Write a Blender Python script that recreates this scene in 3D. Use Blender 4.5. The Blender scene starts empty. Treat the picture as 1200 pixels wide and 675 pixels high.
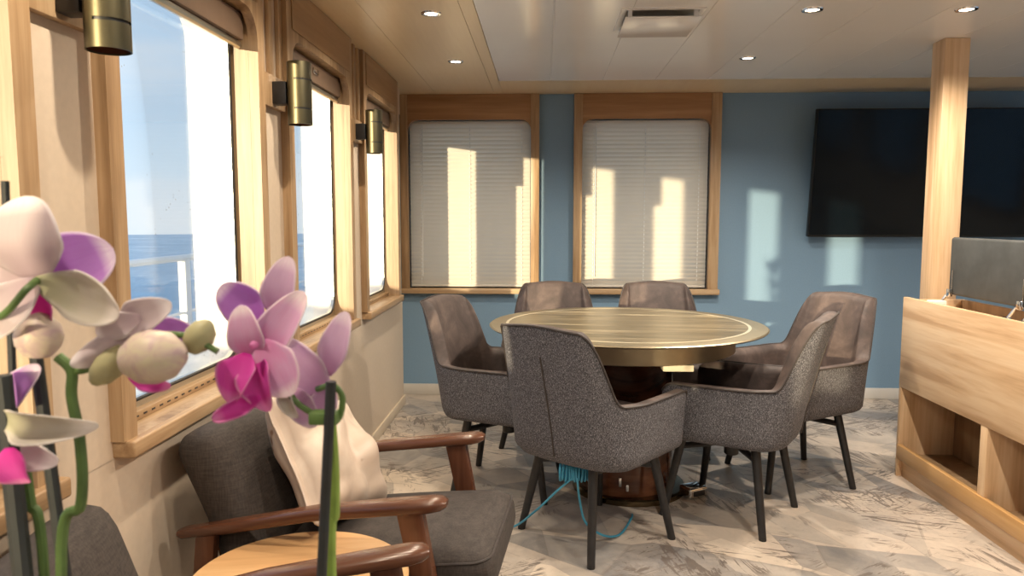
import bpy, bmesh, math, random
from mathutils import Vector, Matrix, noise
random.seed(7)
S = bpy.context.scene
COL = S.collection
PI = math.pi

# ------------------------------------------------------------------ camera, world, sun, exposure
cam = bpy.data.cameras.new('camera'); co = bpy.data.objects.new('camera', cam); COL.objects.link(co)
co.location = (0, 0, 1.22); co.rotation_euler = (math.radians(90 - 5.41), 0, math.radians(2.46))
cam.sensor_width = 36; cam.lens = 25.8; cam.clip_start = .02; cam.clip_end = 2000
cam.dof.use_dof = True; cam.dof.focus_distance = 3.0; cam.dof.aperture_fstop = 11
S.camera = co
S.view_settings.view_transform = 'Standard'; S.view_settings.look = 'None'
S.view_settings.exposure = 0.2; S.view_settings.gamma = 1; S.view_settings.use_curve_mapping = False
try:
    S.cycles.use_denoising = True
    S.cycles.max_bounces = 10; S.cycles.diffuse_bounces = 6; S.cycles.transparent_max_bounces = 12
    S.cycles.sample_clamp_indirect = 6; S.cycles.caustics_reflective = False; S.cycles.caustics_refractive = False
except Exception: pass

SKY_STRENGTH = 1.05
SUN_STRENGTH = 8.3
LAMP_WATTS = 52.0
LAMP_COLOR = (1, .84, .64)

w = bpy.data.worlds.new('world'); S.world = w; w.use_nodes = True
nt = w.node_tree; nt.nodes.clear()
tc = nt.nodes.new('ShaderNodeTexCoord'); sp = nt.nodes.new('ShaderNodeSeparateXYZ')
rp = nt.nodes.new('ShaderNodeValToRGB'); nz = nt.nodes.new('ShaderNodeTexNoise')
mp = nt.nodes.new('ShaderNodeMapping'); mp.inputs['Scale'].default_value = (1.2, 1.2, 6)
mx = nt.nodes.new('ShaderNodeMix'); mx.data_type = 'RGBA'
bg = nt.nodes.new('ShaderNodeBackground'); ow = nt.nodes.new('ShaderNodeOutputWorld')
nt.links.new(tc.outputs['Generated'], sp.inputs[0]); nt.links.new(sp.outputs['Z'], rp.inputs[0])
rp.color_ramp.elements[0].position = 0; rp.color_ramp.elements[0].color = (.72, .82, .90, 1)
rp.color_ramp.elements[1].position = .55; rp.color_ramp.elements[1].color = (.40, .62, .92, 1)
e = rp.color_ramp.elements.new(.06); e.color = (.66, .81, .93, 1)
e = rp.color_ramp.elements.new(.16); e.color = (.56, .75, .93, 1)
nt.links.new(tc.outputs['Generated'], mp.inputs[0]); nt.links.new(mp.outputs[0], nz.inputs['Vector'])
nz.inputs['Scale'].default_value = 2.2; nz.inputs['Detail'].default_value = 6
cr = nt.nodes.new('ShaderNodeValToRGB'); cr.color_ramp.elements[0].position = .5; cr.color_ramp.elements[1].position = .75
cr.color_ramp.elements[0].color = (0, 0, 0, 1); cr.color_ramp.elements[1].color = (.6, .6, .6, 1)
nt.links.new(nz.outputs['Fac'], cr.inputs[0]); nt.links.new(cr.outputs[0], mx.inputs['Factor'])
nt.links.new(rp.outputs[0], mx.inputs['A']); mx.inputs['B'].default_value = (.85, .88, .9, 1)
nt.links.new(mx.outputs['Result'], bg.inputs['Color']); bg.inputs['Strength'].default_value = SKY_STRENGTH
nt.links.new(bg.outputs[0], ow.inputs[0])

sun = bpy.data.lights.new('sun', 'SUN'); so = bpy.data.objects.new('sun', sun); COL.objects.link(so)
sun.energy = SUN_STRENGTH; sun.color = (1, .80, .50); sun.angle = math.radians(.6)
SUND = Vector((.43, 1, -.062)).normalized()
so.rotation_euler = SUND.to_track_quat('-Z', 'Y').to_euler(); so.location = (-4, -6, 3)

# ------------------------------------------------------------------ materials
def mat(name, col=(.8, .8, .8), rough=.5, metal=0, **kw):
    m = bpy.data.materials.new(name); m.use_nodes = True
    b = m.node_tree.nodes['Principled BSDF']
    b.inputs['Base Color'].default_value = (*col, 1); b.inputs['Roughness'].default_value = rough; b.inputs['Metallic'].default_value = metal
    for k, v in kw.items(): b.inputs[k.replace('_', ' ')].default_value = v
    return m
def N(m, t, **kw):
    n = m.node_tree.nodes.new(t)
    for k, v in kw.items():
        if k in n.inputs: n.inputs[k].default_value = v
        else: setattr(n, k, v)
    return n
def L(m, a, b): m.node_tree.links.new(a, b)
def P(m): return m.node_tree.nodes['Principled BSDF']
def ramp(m, src, stops, interp='LINEAR'):
    r = N(m, 'ShaderNodeValToRGB'); r.color_ramp.interpolation = interp
    r.color_ramp.elements[0].position, r.color_ramp.elements[0].color = stops[0][0], (*stops[0][1], 1)
    r.color_ramp.elements[1].position, r.color_ramp.elements[1].color = stops[-1][0], (*stops[-1][1], 1)
    for p, c in stops[1:-1]:
        e = r.color_ramp.elements.new(p); e.color = (*c, 1)
    L(m, src, r.inputs[0]); return r.outputs[0]
def coords(m, scale=(1, 1, 1), rot=(0, 0, 0), src='Object'):
    t = N(m, 'ShaderNodeTexCoord'); o = t.outputs[src]
    if any(rot):                                                   # turn first, stretch afterwards
        r0 = N(m, 'ShaderNodeMapping'); r0.inputs['Rotation'].default_value = rot; L(m, o, r0.inputs[0]); o = r0.outputs[0]
    mp = N(m, 'ShaderNodeMapping'); mp.inputs['Scale'].default_value = scale; L(m, o, mp.inputs[0]); return mp.outputs[0]
def noise_tex(m, vec, scale, detail=3, rough=.5, dist=0):
    n = N(m, 'ShaderNodeTexNoise'); n.inputs['Scale'].default_value = scale; n.inputs['Detail'].default_value = detail
    n.inputs['Roughness'].default_value = rough; n.inputs['Distortion'].default_value = dist; L(m, vec, n.inputs['Vector']); return n.outputs['Fac']
def mixc(m, f, a, b, mode='MIX'):
    x = N(m, 'ShaderNodeMix', data_type='RGBA', blend_type=mode)
    for i, v in (('Factor', f), ('A', a), ('B', b)):
        if hasattr(v, 'is_output'): L(m, v, x.inputs[i])
        elif i == 'Factor': x.inputs[i].default_value = v
        else: x.inputs[i].default_value = (*v, 1)
    return x.outputs['Result']
def bump(m, h, strength=.2, dist=.01):
    b = N(m, 'ShaderNodeBump'); b.inputs['Strength'].default_value = strength; b.inputs['Distance'].default_value = dist
    L(m, h, b.inputs['Height']); L(m, b.outputs[0], P(m).inputs['Normal'])
def math_(m, op, a, b=None):
    n = N(m, 'ShaderNodeMath', operation=op)
    for i, v in enumerate((a, b)):
        if v is None: continue
        if hasattr(v, 'is_output'): L(m, v, n.inputs[i])
        else: n.inputs[i].default_value = v
    return n.outputs[0]

def wood(name, dark, mid, light, axis='Z', rough=.4, fine=60, wide=7, contrast=1.0):
    m = mat(name, mid, rough)
    k = {'X': (.06, 1, 1), 'Y': (1, .06, 1), 'Z': (1, 1, .06)}[axis]
    v = coords(m, k)
    a = noise_tex(m, v, wide, 4, .55, 1.2); b = noise_tex(m, v, fine, 4, .6, .3)
    f = math_(m, 'ADD', math_(m, 'MULTIPLY', a, .62), math_(m, 'MULTIPLY', b, .38))
    c = ramp(m, f, [(.5 - .16 / contrast, dark), (.5, mid), (.5 + .15 / contrast, light)])
    L(m, c, P(m).inputs['Base Color']); bump(m, b, .06, .002)
    return m
OAK = ((.27, .165, .085), (.40, .262, .145), (.50, .355, .215))
M = {}
for ax in 'XYZ':
    M['oak' + ax] = wood('oak_' + ax.lower(), *OAK, axis=ax, contrast=1.35)
M['header'] = wood('brown_oak_veneer', (.26, .13, .05), (.36, .19, .085), (.46, .27, .13), 'X', .45, 40, 5)
M['headerY'] = wood('brown_oak_veneer_side', (.27, .15, .065), (.34, .20, .095), (.41, .26, .13), 'Y', .45, 40, 5)
M['cab'] = wood('light_oak', (.50, .31, .165), (.66, .45, .265), (.74, .545, .35), 'Y', .42, 38, 8, 1.5)
M['cabZ'] = wood('light_oak_upright', (.50, .31, .165), (.66, .45, .265), (.74, .545, .35), 'Z', .42, 38, 8, 1.4)
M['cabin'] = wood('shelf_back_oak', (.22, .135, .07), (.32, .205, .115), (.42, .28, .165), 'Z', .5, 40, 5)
M['ledge'] = wood('ledge_oak', (.44, .23, .08), (.54, .31, .12), (.62, .38, .17), 'Y', .4, 45, 6)
M['walnut'] = wood('walnut_gloss', (.06, .022, .012), (.105, .042, .023), (.16, .07, .04), 'X', .24, 50, 6)
M['walnutZ'] = wood('walnut_gloss_upright', (.06, .02, .011), (.10, .038, .02), (.15, .065, .036), 'Z', .25, 50, 6)
M['drum'] = wood('rosewood_drum', (.012, .006, .004), (.09, .032, .016), (.20, .08, .04), 'X', .15, 12, 5, 1.2)
M['sidetop'] = wood('beech_top', (.50, .28, .125), (.62, .37, .175), (.70, .46, .245), 'X', .33, 40, 6)
M['veneer'] = wood('ceiling_veneer', (.70, .53, .32), (.77, .60, .37), (.82, .67, .44), 'Y', .3, 60, 4, .6)

def plain(name, col, rough=.6, var=.06, scale=30, bmp=0, **kw):
    m = mat(name, col, rough, **kw)
    v = coords(m); f = noise_tex(m, v, scale, 4)
    L(m, ramp(m, f, [(.3, tuple(c * (1 - var) for c in col)), (.7, tuple(min(1, c * (1 + var)) for c in col))]), P(m).inputs['Base Color'])
    if bmp: bump(m, f, bmp, .004)
    return m
M['cream'] = plain('cream_panel', (.60, .50, .395), .55, .03, 60)
M['blue'] = plain('blue_wall_covering', (.18, .295, .42), .55, .04, 120, .05)
M['white'] = plain('white_paint', (.82, .81, .78), .4, .02, 10)
M['steel'] = plain('white_hull_paint', (.86, .86, .84), .35, .02, 10)
M['ceilwhite'] = plain('ceiling_panel_gloss', (.86, .85, .82), .15, .015, 3)
M['gapwhite'] = plain('seam_white', (.95, .94, .92), .4, .01, 3)
M['skirt'] = plain('baseboard_paint', (.62, .60, .56), .5, .02, 20)
M['skirtcream'] = plain('baseboard_cream', (.66, .56, .43), .5, .02, 20)
M['black'] = plain('black_metal', (.018, .018, .02), .42, .2, 60)
M['rubber'] = plain('black_rubber', (.015, .015, .016), .5, .2, 40)
M['brass'] = plain('bronze_brass', (.125, .112, .070), .40, .06, 8, 0, metal=1)
M['copper'] = plain('copper_lining', (.16, .065, .04), .5, .06, 8, 0, metal=1)
M['gold'] = plain('brushed_bronze', (.40, .34, .235), .40, .05, 20, 0, metal=1)
M['goldlight'] = plain('light_ring', (.78, .70, .52), .3, .04, 20, 0, metal=.6)
M['basebronze'] = plain('dark_bronze', (.16, .12, .07), .22, .1, 12, 0, metal=1)
M['chrome'] = plain('chrome', (.75, .75, .76), .12, .02, 10, 0, metal=1)
M['alu'] = plain('aluminium', (.62, .61, .56), .3, .03, 10, 0, metal=1)
M['slat'] = plain('blind_slats', (.78, .75, .69), .5, .02, 10)
m = M['slat']; _t = N(m, 'ShaderNodeBsdfTranslucent'); _t.inputs[0].default_value = (.85, .70, .48, 1); _x = N(m, 'ShaderNodeMixShader'); _x.inputs[0].default_value = .24
L(m, P(m).outputs[0], _x.inputs[1]); L(m, _t.outputs[0], _x.inputs[2]); L(m, _x.outputs[0], m.node_tree.nodes['Material Output'].inputs[0])
M['cord'] = plain('white_cord', (.88, .87, .84), .6, .02, 30)
M['plastic'] = plain('white_plastic', (.8, .79, .75), .4, .02, 20)
M['pale'] = plain('pale_box', (.62, .56, .42), .5, .03, 20)
M['cable'] = plain('blue_cable', (.05, .30, .48), .45, .08, 60)
M['tvbody'] = plain('tv_plastic', (.008, .009, .010), .35, .1, 30, 0, Specular_IOR_Level=.3)
M['screen'] = plain('tv_screen', (.002, .005, .008), .12, .1, 3, 0, Specular_IOR_Level=.22)
M['padleather'] = plain('grey_leather', (.060, .064, .064), .72, .18, 14, .15)
M['lounge'] = mat('lounge_cloth', (.05, .04, .036), .85)
m = M['lounge']; v = coords(m, (260, 260, 30)); f = noise_tex(m, v, 1.0, 3); v2 = coords(m, (30, 30, 260)); f2 = noise_tex(m, v2, 1.0, 3)
ff = math_(m, 'ADD', math_(m, 'MULTIPLY', f, .5), math_(m, 'MULTIPLY', f2, .5))
L(m, ramp(m, ff, [(.35, (.026, .021, .019)), (.65, (.060, .048, .043))]), P(m).inputs['Base Color']); bump(m, ff, .3, .002)
M['tweed'] = mat('grey_tweed', (.12, .11, .115), .9)
m = M['tweed']; v = coords(m, (330, 330, 330)); f = noise_tex(m, v, 1.0, 4, .75); v2 = coords(m, (1, 1, .35)); f2 = noise_tex(m, v2, 420, 2, .6)
ff = math_(m, 'ADD', math_(m, 'MULTIPLY', f, .6), math_(m, 'MULTIPLY', f2, .4))
L(m, ramp(m, ff, [(.38, (.022, .022, .026)), (.50, (.080, .079, .090)), (.63, (.33, .325, .36))]), P(m).inputs['Base Color']); bump(m, ff, .3, .002)
M['suede'] = mat('brown_suede', (.12, .07, .05), .62)
m = M['suede']; v = coords(m); f = noise_tex(m, v, 9, 6, .6, .6); f2 = noise_tex(m, v, 160, 3)
L(m, ramp(m, f, [(.3, (.042, .030, .028)), (.5, (.075, .054, .049)), (.72, (.14, .102, .09))]), P(m).inputs['Base Color']); bump(m, math_(m, 'ADD', f, math_(m, 'MULTIPLY', f2, .3)), .15, .01)
M['piping'] = plain('dark_piping', (.045, .036, .034), .6, .2, 60)
M['pillow'] = mat('beige_satin', (.66, .54, .43), .42)
m = M['pillow']; v = coords(m); f = noise_tex(m, v, 7, 4, .5, .8); f2 = noise_tex(m, v, 14, 2)
c = ramp(m, f, [(.3, (.46, .36, .29)), (.7, (.62, .52, .43))])
c = mixc(m, ramp(m, f2, [(.70, (0, 0, 0)), (.74, (1, 1, 1))]), c, (.25, .15, .10)); L(m, c, P(m).inputs['Base Color'])
# table top: olive gold veined laminate
M['stone'] = mat('veined_laminate', (.3, .24, .14), .34, 0, Specular_IOR_Level=.4)
m = M['stone']; v = coords(m, (.5, 4.5, 1), (0, 0, .12)); f = noise_tex(m, v, 3.2, 8, .62, 1.2)
L(m, ramp(m, f, [(.34, (.08, .065, .036)), (.5, (.15, .12, .07)), (.60, (.21, .17, .105)), (.66, (.50, .42, .28))]), P(m).inputs['Base Color'])
# floor: broken stone shards with dark scratches
M['floor'] = mat('stone_print_floor', (.5, .45, .4), .42)
m = M['floor']
va = coords(m, (.8, 1.7, 1), (0, 0, .5)); vb = coords(m, (1.9, .9, 1), (0, 0, -.55))
def voro(vec, scale, feature='F1'):
    n = N(m, 'ShaderNodeTexVoronoi', feature=feature); n.inputs['Scale'].default_value = scale; L(m, vec, n.inputs['Vector']); return n
c1 = voro(va, 1.9).outputs['Color']; c2 = voro(vb, 2.3).outputs['Color']
s1 = N(m, 'ShaderNodeSeparateColor'); L(m, c1, s1.inputs[0]); s2 = N(m, 'ShaderNodeSeparateColor'); L(m, c2, s2.inputs[0])
tone = math_(m, 'ADD', math_(m, 'MULTIPLY', s1.outputs[0], .6), math_(m, 'MULTIPLY', s2.outputs[1], .4))
base = ramp(m, tone, [(.22, (.15, .145, .145)), (.34, (.24, .228, .218)), (.44, (.42, .365, .31)), (.54, (.60, .50, .405)), (.64, (.29, .265, .245)), (.72, (.46, .395, .33)), (.82, (.74, .63, .51))])
vo = coords(m); cl = noise_tex(m, vo, 5, 8, .7, .5)
base = mixc(m, .30, base, ramp(m, cl, [(.32, (.25, .245, .25)), (.66, (.80, .70, .60))]))
e1 = voro(va, 1.9, 'DISTANCE_TO_EDGE').outputs['Distance']; e2 = voro(vb, 2.3, 'DISTANCE_TO_EDGE').outputs['Distance']
em = noise_tex(m, vo, 3.1, 3)
l1 = math_(m, 'MULTIPLY', math_(m, 'LESS_THAN', e1, .008), math_(m, 'GREATER_THAN', em, .46))
l2 = math_(m, 'MULTIPLY', math_(m, 'LESS_THAN', e2, .007), math_(m, 'LESS_THAN', em, .50))
base = mixc(m, math_(m, 'MULTIPLY', math_(m, 'MAXIMUM', l1, l2), .35), base, (.22, .19, .17))
# scratch strokes: stretched noise in three directions, masked by patches
tot = None
for i, (rz, sc) in enumerate(((.3, 9), (1.35, 8), (-.6, 10))):
    vs = coords(m, (1, 6, 1), (0, 0, rz)); f = noise_tex(m, vs, sc * .45, 5, .72, 1.6)
    mk = noise_tex(m, coords(m, (1, 1, 1), (0, 0, rz + i)), 1.7 + .2 * i, 3, .6)
    t = math_(m, 'MULTIPLY', ramp(m, f, [(.535, (0, 0, 0)), (.565, (1, 1, 1))]), ramp(m, mk, [(.515, (0, 0, 0)), (.56, (1, 1, 1))]))
    tot = t if tot is None else math_(m, 'MAXIMUM', tot, t)
base = mixc(m, math_(m, 'MULTIPLY', tot, .8), base, (.13, .105, .09))
sp = noise_tex(m, vo, 55, 4, .7); mk = noise_tex(m, vo, 2.6, 3)
base = mixc(m, math_(m, 'MULTIPLY', math_(m, 'MULTIPLY', ramp(m, sp, [(.63, (0, 0, 0)), (.67, (1, 1, 1))]), ramp(m, mk, [(.48, (0, 0, 0)), (.6, (1, 1, 1))])), .5), base, (.2, .17, .15))
L(m, base, P(m).inputs['Base Color'])
# glass, thin
def glass(name, tint, gloss=.05):
    m = bpy.data.materials.new(name); m.use_nodes = True; nt = m.node_tree; nt.nodes.clear()
    o = nt.nodes.new('ShaderNodeOutputMaterial'); t = nt.nodes.new('ShaderNodeBsdfTransparent'); g = nt.nodes.new('ShaderNodeBsdfGlossy')
    x = nt.nodes.new('ShaderNodeMixShader'); t.inputs[0].default_value = (*tint, 1); g.inputs['Roughness'].default_value = .03
    fr = nt.nodes.new('ShaderNodeLayerWeight'); fr.inputs[0].default_value = .12
    ml = nt.nodes.new('ShaderNodeMath'); ml.operation = 'MULTIPLY'; ml.inputs[1].default_value = .35
    nt.links.new(fr.outputs['Fresnel'], ml.inputs[0]); nt.links.new(ml.outputs[0], x.inputs[0])
    # dried spray spots
    tc = nt.nodes.new('ShaderNodeTexCoord'); vo = nt.nodes.new('ShaderNodeTexVoronoi'); vo.inputs['Scale'].default_value = 55; nt.links.new(tc.outputs['Object'], vo.inputs['Vector'])
    lt = nt.nodes.new('ShaderNodeMath'); lt.operation = 'LESS_THAN'; lt.inputs[1].default_value = .14; nt.links.new(vo.outputs['Distance'], lt.inputs[0])
    nn = nt.nodes.new('ShaderNodeTexNoise'); nn.inputs['Scale'].default_value = 5; nt.links.new(tc.outputs['Object'], nn.inputs['Vector'])
    g2 = nt.nodes.new('ShaderNodeMath'); g2.operation = 'GREATER_THAN'; g2.inputs[1].default_value = .56; nt.links.new(nn.outputs['Fac'], g2.inputs[0])
    mm = nt.nodes.new('ShaderNodeMath'); mm.operation = 'MULTIPLY'; nt.links.new(lt.outputs[0], mm.inputs[0]); nt.links.new(g2.outputs[0], mm.inputs[1])
    m3 = nt.nodes.new('ShaderNodeMath'); m3.operation = 'MULTIPLY'; m3.inputs[1].default_value = .35; nt.links.new(mm.outputs[0], m3.inputs[0])
    d = nt.nodes.new('ShaderNodeBsdfDiffuse'); d.inputs[0].default_value = (.45, .48, .5, 1); y = nt.nodes.new('ShaderNodeMixShader')
    nt.links.new(t.outputs[0], x.inputs[1]); nt.links.new(g.outputs[0], x.inputs[2])
    nt.links.new(m3.outputs[0], y.inputs[0]); nt.links.new(x.outputs[0], y.inputs[1]); nt.links.new(d.outputs[0], y.inputs[2])
    nt.links.new(y.outputs[0], o.inputs[0]); return m
M['glass'] = glass('window_glass', (.97, .98, .99))
M['lens'] = mat('lamp_lens', (1, 1, 1), .3); P(M['lens']).inputs['Emission Color'].default_value = (1, .88, .70, 1); P(M['lens']).inputs['Emission Strength'].default_value = 9
M['sea'] = mat('sea_water', (.10, .22, .38), .35)
m = M['sea']; v = coords(m, (1, 1, 1)); f = noise_tex(m, v, .06, 9, .72, .6)
L(m, ramp(m, f, [(.3, (.14, .28, .42)), (.55, (.27, .44, .58)), (.70, (.66, .74, .80))]), P(m).inputs['Base Color']); bump(m, f, .6, 3)
M['deck'] = plain('grey_deck', (.60, .62, .62), .6, .1, 6)

# ------------------------------------------------------------------ mesh helpers
class MB:
    def __init__(s): s.bm = bmesh.new()
    def _merge(s, b2, mtx=None):
        if mtx is not None: bmesh.ops.transform(b2, matrix=mtx, verts=b2.verts)
        t = bpy.data.meshes.new('t'); b2.to_mesh(t); b2.free(); s.bm.from_mesh(t); bpy.data.meshes.remove(t); return s
    def box(s, x0, x1, y0, y1, z0, z1, bev=0, seg=2, mtx=None):
        b = bmesh.new(); bmesh.ops.create_cube(b, size=1)
        for v in b.verts: v.co = Vector(((x0 + x1) / 2 + v.co.x * (x1 - x0), (y0 + y1) / 2 + v.co.y * (y1 - y0), (z0 + z1) / 2 + v.co.z * (z1 - z0)))
        if bev: bmesh.ops.bevel(b, geom=list(b.edges), offset=bev, segments=seg, profile=.5, affect='EDGES')
        return s._merge(b, mtx)
    def lathe(s, prof, n=32, mtx=None, cap=True):
        b = bmesh.new(); rows = []
        for r, z in prof: rows.append([b.verts.new((r * math.cos(2 * PI * i / n), r * math.sin(2 * PI * i / n), z)) for i in range(n)])
        for a, c in zip(rows, rows[1:]):
            for i in range(n): b.faces.new((a[i], a[(i + 1) % n], c[(i + 1) % n], c[i]))
        if cap: b.faces.new(rows[0][::-1]); b.faces.new(rows[-1])
        bmesh.ops.recalc_face_normals(b, faces=b.faces)
        return s._merge(b, mtx)
    def tube(s, pts, rad, n=8, cap=True, closed=False):
        pts = [Vector(p) for p in pts]; b = bmesh.new(); rows = []; N_ = len(pts)
        up = None
        for i, p in enumerate(pts):
            if closed: d = pts[(i + 1) % N_] - pts[i - 1]
            else: d = pts[min(i + 1, N_ - 1)] - pts[max(i - 1, 0)]
            if d.length < 1e-9: d = Vector((0, 0, 1))
            d.normalize()
            if up is None:
                up = Vector((0, 0, 1)) if abs(d.z) < .9 else Vector((1, 0, 0))
            a = d.cross(up).normalized(); up = a.cross(d).normalized()
            r = rad[i] if isinstance(rad, (list, tuple)) else rad
            rows.append([b.verts.new(p + (a * math.cos(2 * PI * k / n) + up * math.sin(2 * PI * k / n)) * r) for k in range(n)])
        prs = list(zip(rows, rows[1:])) + ([(rows[-1], rows[0])] if closed else [])
        for a, c in prs:
            for k in range(n): b.faces.new((a[k], a[(k + 1) % n], c[(k + 1) % n], c[k]))
        if cap and not closed: b.faces.new(rows[0][::-1]); b.faces.new(rows[-1])
        bmesh.ops.recalc_face_normals(b, faces=b.faces)
        return s._merge(b)
    def sweep(s, secs, cap=True):
        """secs: list of equal-length closed loops of points"""
        b = bmesh.new(); rows = [[b.verts.new(p) for p in q] for q in secs]; n = len(rows[0])
        for a, c in zip(rows, rows[1:]):
            for k in range(n): b.faces.new((a[k], a[(k + 1) % n], c[(k + 1) % n], c[k]))
        if cap: b.faces.new(rows[0][::-1]); b.faces.new(rows[-1])
        bmesh.ops.recalc_face_normals(b, faces=b.faces)
        return s._merge(b)
    def grid(s, rows):
        vs = [[s.bm.verts.new(p) for p in r] for r in rows]
        for a, c in zip(vs, vs[1:]):
            for i in range(len(a) - 1): s.bm.faces.new((a[i], a[i + 1], c[i + 1], c[i]))
        return vs
    def plate(s, outer, inner, to3, t0, t1):
        """flat plate outline outer with a hole inner (2D lists), extruded from t0 to t1; to3(u,v,t)"""
        b = bmesh.new()
        def loop(pts):
            vs = [b.verts.new((u, v, 0)) for u, v in pts]
            return [b.edges.new((vs[i], vs[(i + 1) % len(vs)])) for i in range(len(vs))]
        es = loop(outer) + (loop(inner) if inner else [])
        bmesh.ops.triangle_fill(b, use_beauty=True, use_dissolve=False, edges=es)
        r = bmesh.ops.extrude_face_region(b, geom=list(b.faces))
        for e in r['geom']:
            if isinstance(e, bmesh.types.BMVert): e.co.z = 1
        for v in b.verts: v.co = Vector(to3(v.co.x, v.co.y, t0 if v.co.z < .5 else t1))
        bmesh.ops.recalc_face_normals(b, faces=b.faces)
        return s._merge(b)
    def cushion(s, sx, sy, sz, r=.04, bulge=.0, n=10, mtx=None, fn=None):
        b = bmesh.new(); bmesh.ops.create_cube(b, size=2); bmesh.ops.subdivide_edges(b, edges=list(b.edges), cuts=n, use_grid_fill=True)
        h = Vector((sx / 2, sy / 2, sz / 2)); r = min(r, h.x, h.y, h.z)
        for v in b.verts:
            c = v.co.copy(); p = Vector((c.x * h.x, c.y * h.y, c.z * h.z))
            q = Vector([max(-(h[i] - r), min(h[i] - r, p[i])) for i in range(3)]); d = p - q
            if d.length > 1e-9: p = q + d.normalized() * r
            p.z += bulge * (1 - c.x ** 2) * (1 - c.y ** 2) * c.z
            if fn: p = fn(p, c)
            v.co = p
        return s._merge(b, mtx)
    def build(s, name, m, parent=None, smooth=True, angle=35):
        me = bpy.data.meshes.new(name); bmesh.ops.remove_doubles(s.bm, verts=s.bm.verts, dist=1e-5)
        s.bm.to_mesh(me); s.bm.free(); me.materials.append(m)
        if smooth:
            for p in me.polygons: p.use_smooth = True
            me.set_sharp_from_angle(angle=math.radians(angle))
        o = bpy.data.objects.new(name, me); COL.objects.link(o)
        if parent: o.parent = parent
        return o

def tag(o, label=None, cat=None, group=None, kind=None):
    if label: o['label'] = label
    if cat: o['category'] = cat
    if group: o['group'] = group
    if kind: o['kind'] = kind
    return o
def thing(name, label, cat, loc=(0, 0, 0), rz=0, group=None):
    o = bpy.data.objects.new(name, None); COL.objects.link(o); o.empty_display_size = .1
    o.location = loc; o.rotation_euler = (0, 0, rz); return tag(o, label, cat, group)
def copy_tree(o, parent=None):
    c = o.copy(); COL.objects.link(c); c.parent = parent
    for ch in list(o.children): copy_tree(ch, c)
    return c
def struct(mb, name, m, **k): return tag(mb.build(name, m, **k), kind='structure')
def rrect(u0, u1, v0, v1, r, bottom=True, n=8):
    pts = []
    cs = [(u1 - r, v1 - r, 0), (u0 + r, v1 - r, 90)]
    for cx, cy, a in cs: pts += [(cx + r * math.cos(math.radians(a + 90 * i / n)), cy + r * math.sin(math.radians(a + 90 * i / n))) for i in range(n + 1)]
    if bottom:
        for cx, cy, a in [(u0 + r, v0 + r, 180), (u1 - r, v0 + r, 270)]: pts += [(cx + r * math.cos(math.radians(a + 90 * i / n)), cy + r * math.sin(math.radians(a + 90 * i / n))) for i in range(n + 1)]
    else: pts += [(u0, v0), (u1, v0)]
    return pts
def arch(u0, u1, v0, v1, vtop, r, n=8):
    """board from v0 to vtop around a round-cornered opening u0..u1 that is open at the bottom; the opening's top is v1"""
    pts = [(u0, vtop), (u0, v1 - r)] + [(u0 + r + r * math.cos(math.radians(180 - 90 * i / n)), v1 - r + r * math.sin(math.radians(180 - 90 * i / n))) for i in range(1, n + 1)]
    pts += [(u1 - r + r * math.cos(math.radians(90 - 90 * i / n)), v1 - r + r * math.sin(math.radians(90 - 90 * i / n))) for i in range(n + 1)]
    return pts + [(u1, vtop)]
def rect(u0, u1, v0, v1): return [(u1, v1), (u0, v1), (u0, v0), (u1, v0)]

# ------------------------------------------------------------------ the room
CZ = 2.045; WX = -.92; BY = 5.0; REAR = -3.6; RX = 4.4
struct(MB().box(-1.115, RX + .1, REAR - .1, BY + .25, -.08, 0), 'floor', M['floor'], smooth=False)
# ceiling: veneer part along the window wall and a strip along the back wall
cb = MB()
for x0, x1 in ((-1.115, -.72), (-.718, -.332), (-.330, -.274)): cb.box(x0, x1, REAR, BY + .05, CZ, CZ + .04)
cb.box(-.273, RX, 4.518, BY + .05, CZ, CZ + .04)
struct(cb, 'ceiling_veneer', M['veneer'], smooth=False)
cw = MB(); x = -.271
while x < RX:
    cw.box(x, min(x + .3085, RX), REAR, 4.515, CZ, CZ + .03); x += .3105
struct(cw, 'ceiling', M['ceilwhite'], smooth=False)
struct(MB().box(-1.115, RX, REAR, BY + .05, CZ + .032 + .01, CZ + .10).box(-.27, RX, REAR, 4.51, CZ + .004, CZ + .031), 'ceiling_backing', M['gapwhite'], smooth=False)
# left wall, panel plane WX, with the window openings left free
Y0S = [3.71, 2.625, 1.54, .455, -1.03, -2.276]; WW = .765; SZ = .745; HZ = 1.855
wl = MB(); prev = 4.73
spans = []
for y0 in Y0S:
    spans.append((y0 + WW, prev)); prev = y0
spans.append((REAR, prev))
for a, b in spans: wl.box(-.96, WX, a + .03, b - .03, SZ - .04, HZ + .025)
wl.box(-.96, WX, REAR, 4.73, 0, SZ - .039); wl.box(-.96, WX, REAR, 4.73, HZ + .025, CZ)
struct(wl, 'wall_left', M['cream'], smooth=False)
struct(MB().box(-1.10, -.962, 4.70, 4.73, 0, CZ).box(-1.115, -1.0, 4.70, BY + .05, 0, CZ), 'wall_left_return', M['cream'], smooth=False)
struct(MB().box(WX, WX + .012, REAR, 4.735, 0, .062, .003), 'baseboard_left', M['skirtcream'])
# outer hull plate with rounded window openings
hull = MB(); ys = sorted(Y0S)
ed = [REAR] + [(a + WW + b - .22) / 2 for a, b in zip(ys, ys[1:])] + [BY + .1]
for y0, e0, e1 in zip(ys, ed, ed[1:]):
    hull.plate(rect(e0, e1, -.05, CZ + .1), rrect(y0 - .20, y0 + WW - .008, SZ + .035, HZ + .005, .10), lambda u, v, t: (t, u, v), -1.115, -1.105)
    # box fill behind the cream wall between openings is the splayed lining built with each window
struct(hull, 'wall_outer', M['steel'], smooth=False)

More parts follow.
